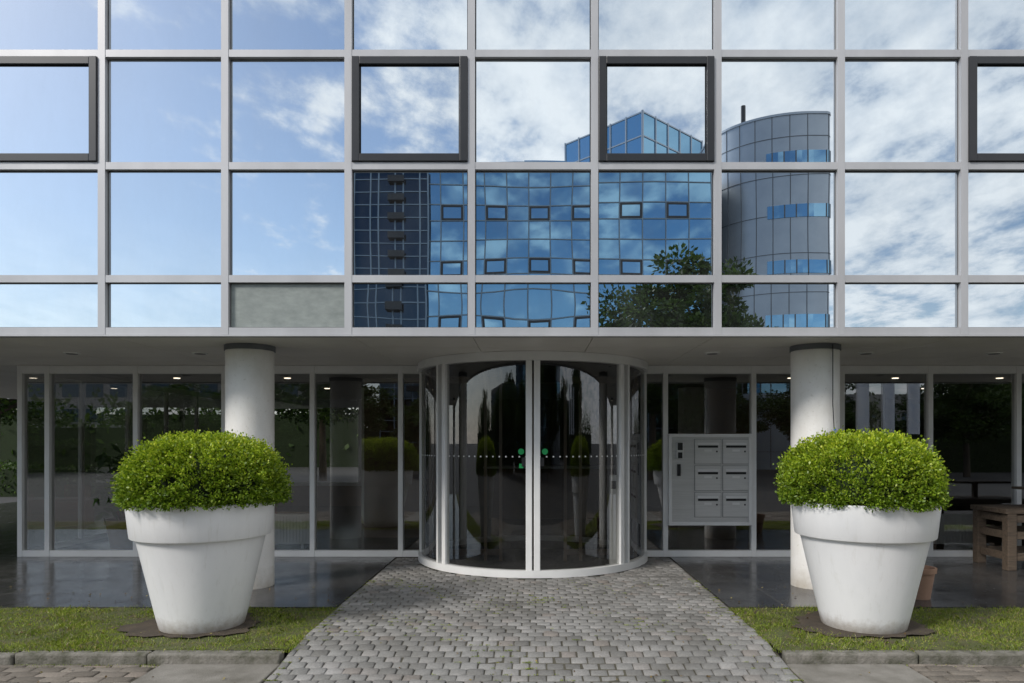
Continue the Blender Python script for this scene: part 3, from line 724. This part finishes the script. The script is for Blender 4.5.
def tree(x,y,s,rot):
    global tm
    e=empty('deciduous_tree',(x,y,-0.1)); e.scale=(s[0],s[0],s[1]); e.rotation_euler=(0,0,rot)
    if tm is None:
        a=tb.obj('trunk_and_limbs',M['bark'],e,smooth=True); l=rawmesh('crown',tV,tF,M['leaf'],e); tm=(a.data,l.data)
    else:
        for nme,d in zip(('trunk_and_limbs','crown'),tm):
            o=bpy.data.objects.new(nme,d); S.collection.objects.link(o); o.parent=e
tree(5.2,-11.5,(1.05,1.0),0.3)
tree(14.5,-17,(0.9,0.60),1.0); tree(20.5,-14,(0.95,0.62),2.2)
tree(-4,-14,(0.85,0.52),1.4); tree(-10.5,-18,(1,0.64),3.0); tree(-21,-22,(1.1,0.62),3.9); tree(0.5,-17,(0.9,0.6),5.5)
tree(10,-20,(0.9,0.62),5.0); tree(27,-20,(1.2,0.95),0.9); tree(-30,-18,(1.1,0.62),0.1); tree(-15.5,-20,(1.0,0.62),4.4)
tree(-20,26,(1.0,0.95),0.8); tree(-25.5,33,(1.2,1.0),1.9); tree(-15,27,(1,0.9),4.0); tree(-9,30,(1,0.9),2.0); tree(-31,30,(1.3,1.2),2.7)
def hedge(x0_,x1_,y_,h_,d_=0.9,nm='hedge',ls=0.11,den=600,wav=0.2):
    n=int((x1_-x0_)*den); X=rng.uniform(x0_,x1_,n); top=1-wav+wav*(0.5*np.sin(X*1.1)+0.3*np.sin(X*2.7+1)+0.5); C=np.stack([X,y_+rng.uniform(-d_/2,d_/2,n),rng.uniform(-0.1,1,n)**0.8*h_*top if False else (rng.random(n)**0.8)*h_*top-0.1],1)
    V,F=leaf_geo(C,rng.normal(size=(n,3))+np.array([0,0,0.6]),ls,ls*0.65); o=rawmesh(nm,V,F,M['leaf'])
    q=MB(); q.box(x0_+.1,x1_-.1,y_-d_/2+.12,y_+d_/2-.12,-0.1,h_*(0.92-wav)); q.obj('inner_foliage',M['boxcore'],o)
hedge(-36,-10,21.5,1.0); hedge(-34,-9.8,-19.5,1.9); hedge(16.5,34,-19.5,2.2); hedge(-9.5,9.5,-21.5,1.6)
hedge(-75,-9.6,-44,6.0,4,'distant_tree_line',0.5,110,0.45); hedge(17,85,-44,5.6,4,'distant_tree_line',0.5,110,0.45); hedge(-60,40,48,6.5,4,'distant_tree_line',0.5,110,0.4)
for k in range(3):
    e=empty('banner_flag',(14.0+k*1.1,-11.0,0)); q=MB(); q.tube((0,0,-0.1),(0,0,4.2),0.03,0.02,10); q.tube((0,0,4.15),(0.55,0,4.15),0.012,0.012,6); q.obj('pole',M['alu'],e)
    q=MB(); 
    for s_ in range(10):
        a,c=0.03+s_*0.052,0.03+(s_+1)*0.052; f1=0.03*math.sin(a*14+k); f2=0.03*math.sin(c*14+k); q.quad((a,f1,1.9),(c,f2,1.9),(c,f2*.3,4.13),(a,f1*.3,4.13))
    q.obj('cloth',M['banner'],e,smooth=True)

# ============================================================ WORLD + SUN
SUN_EL,SUN_AZ=36,-130   # azimuth clockwise from +Y
W=bpy.data.worlds.new('World'); S.world=W; W.use_nodes=True; nt=W.node_tree
for n in list(nt.nodes): nt.nodes.remove(n)
out=N(nt,'ShaderNodeOutputWorld')
sky=N(nt,'ShaderNodeTexSky',sky_type='NISHITA'); sky.sun_disc=False; sky.sun_elevation=math.radians(SUN_EL); sky.sun_rotation=math.radians(SUN_AZ)
sky.air_density=1.0; sky.dust_density=0.5; sky.ozone_density=1.3
bg=N(nt,'ShaderNodeBackground'); bg.inputs[1].default_value=0.145; L(nt,sky.outputs[0],bg.inputs[0])
tc=N(nt,'ShaderNodeTexCoord'); sp=N(nt,'ShaderNodeSeparateXYZ'); L(nt,tc.outputs['Generated'],sp.inputs[0])
den=mathn(nt,'ADD',mathn(nt,'MAXIMUM',sp.outputs[2],0.0),0.16)
cx_=mathn(nt,'DIVIDE',sp.outputs[0],den); cy_=mathn(nt,'DIVIDE',sp.outputs[1],den)
cm=N(nt,'ShaderNodeCombineXYZ'); L(nt,cx_,cm.inputs[0]); L(nt,cy_,cm.inputs[1])
mp=N(nt,'ShaderNodeMapping'); mp.inputs['Rotation'].default_value=(0,0,0.5); mp.inputs['Scale'].default_value=(1.0,0.7,1); mp.inputs['Location'].default_value=(3.1,1.7,0); L(nt,cm.outputs[0],mp.inputs[0])
n1=noise(nt,0.9,2,0.5,vec=mp.outputs[0]); n2=noise(nt,5.5,6,0.6,vec=mp.outputs[0])
v=mathn(nt,'ADD',mathn(nt,'MULTIPLY',n1,0.75),mathn(nt,'MULTIPLY',n2,1.0))
v=mathn(nt,'ADD',v,mathn(nt,'MULTIPLY',sp.outputs[0],0.36))
v=mathn(nt,'ADD',v,mathn(nt,'MULTIPLY',mathn(nt,'SUBTRACT',sp.outputs[2],0.35),0.55))
mr=N(nt,'ShaderNodeMapRange'); mr.interpolation_type='SMOOTHSTEP'; L(nt,v,mr.inputs[0]); mr.inputs[1].default_value=0.74; mr.inputs[2].default_value=1.02; mr.inputs[3].default_value=0.03; mr.inputs[4].default_value=0.94
hz=N(nt,'ShaderNodeMapRange'); L(nt,sp.outputs[2],hz.inputs[0]); hz.inputs[1].default_value=0.0; hz.inputs[2].default_value=0.28; hz.inputs[3].default_value=0.72; hz.inputs[4].default_value=0.0
fac=mathn(nt,'MAXIMUM',mr.outputs[0],hz.outputs[0])
cb=N(nt,'ShaderNodeBackground'); L(nt,ramp(nt,n2,[(0.35,(0.60,0.66,0.74)),(0.62,(1.0,1.0,1.0))]),cb.inputs[0]); cb.inputs[1].default_value=1.3
ms=N(nt,'ShaderNodeMixShader'); L(nt,fac,ms.inputs[0]); L(nt,bg.outputs[0],ms.inputs[1]); L(nt,cb.outputs[0],ms.inputs[2]); L(nt,ms.outputs[0],out.inputs[0])
sl=bpy.data.lights.new('sun','SUN'); sl.energy=2.8; sl.angle=math.radians(14); sl.color=(1,0.95,0.88)
so=bpy.data.objects.new('sun',sl); S.collection.objects.link(so)
az=math.radians(SUN_AZ); el=math.radians(SUN_EL); d=Vector((math.sin(az)*math.cos(el),math.cos(az)*math.cos(el),math.sin(el)))
so.rotation_euler=d.to_track_quat('Z','Y').to_euler(); so.location=d*30

# ============================================================ CAMERA
cam=bpy.data.cameras.new('camera'); co=bpy.data.objects.new('camera',cam); S.collection.objects.link(co); S.camera=co
co.location=(0,0,1.56); co.rotation_euler=(math.radians(90),0,0)
cam.sensor_width=36; cam.lens=700/1024*36; cam.shift_x=-21/1024; cam.shift_y=100.5/1024; cam.clip_end=2000; cam.clip_start=0.05
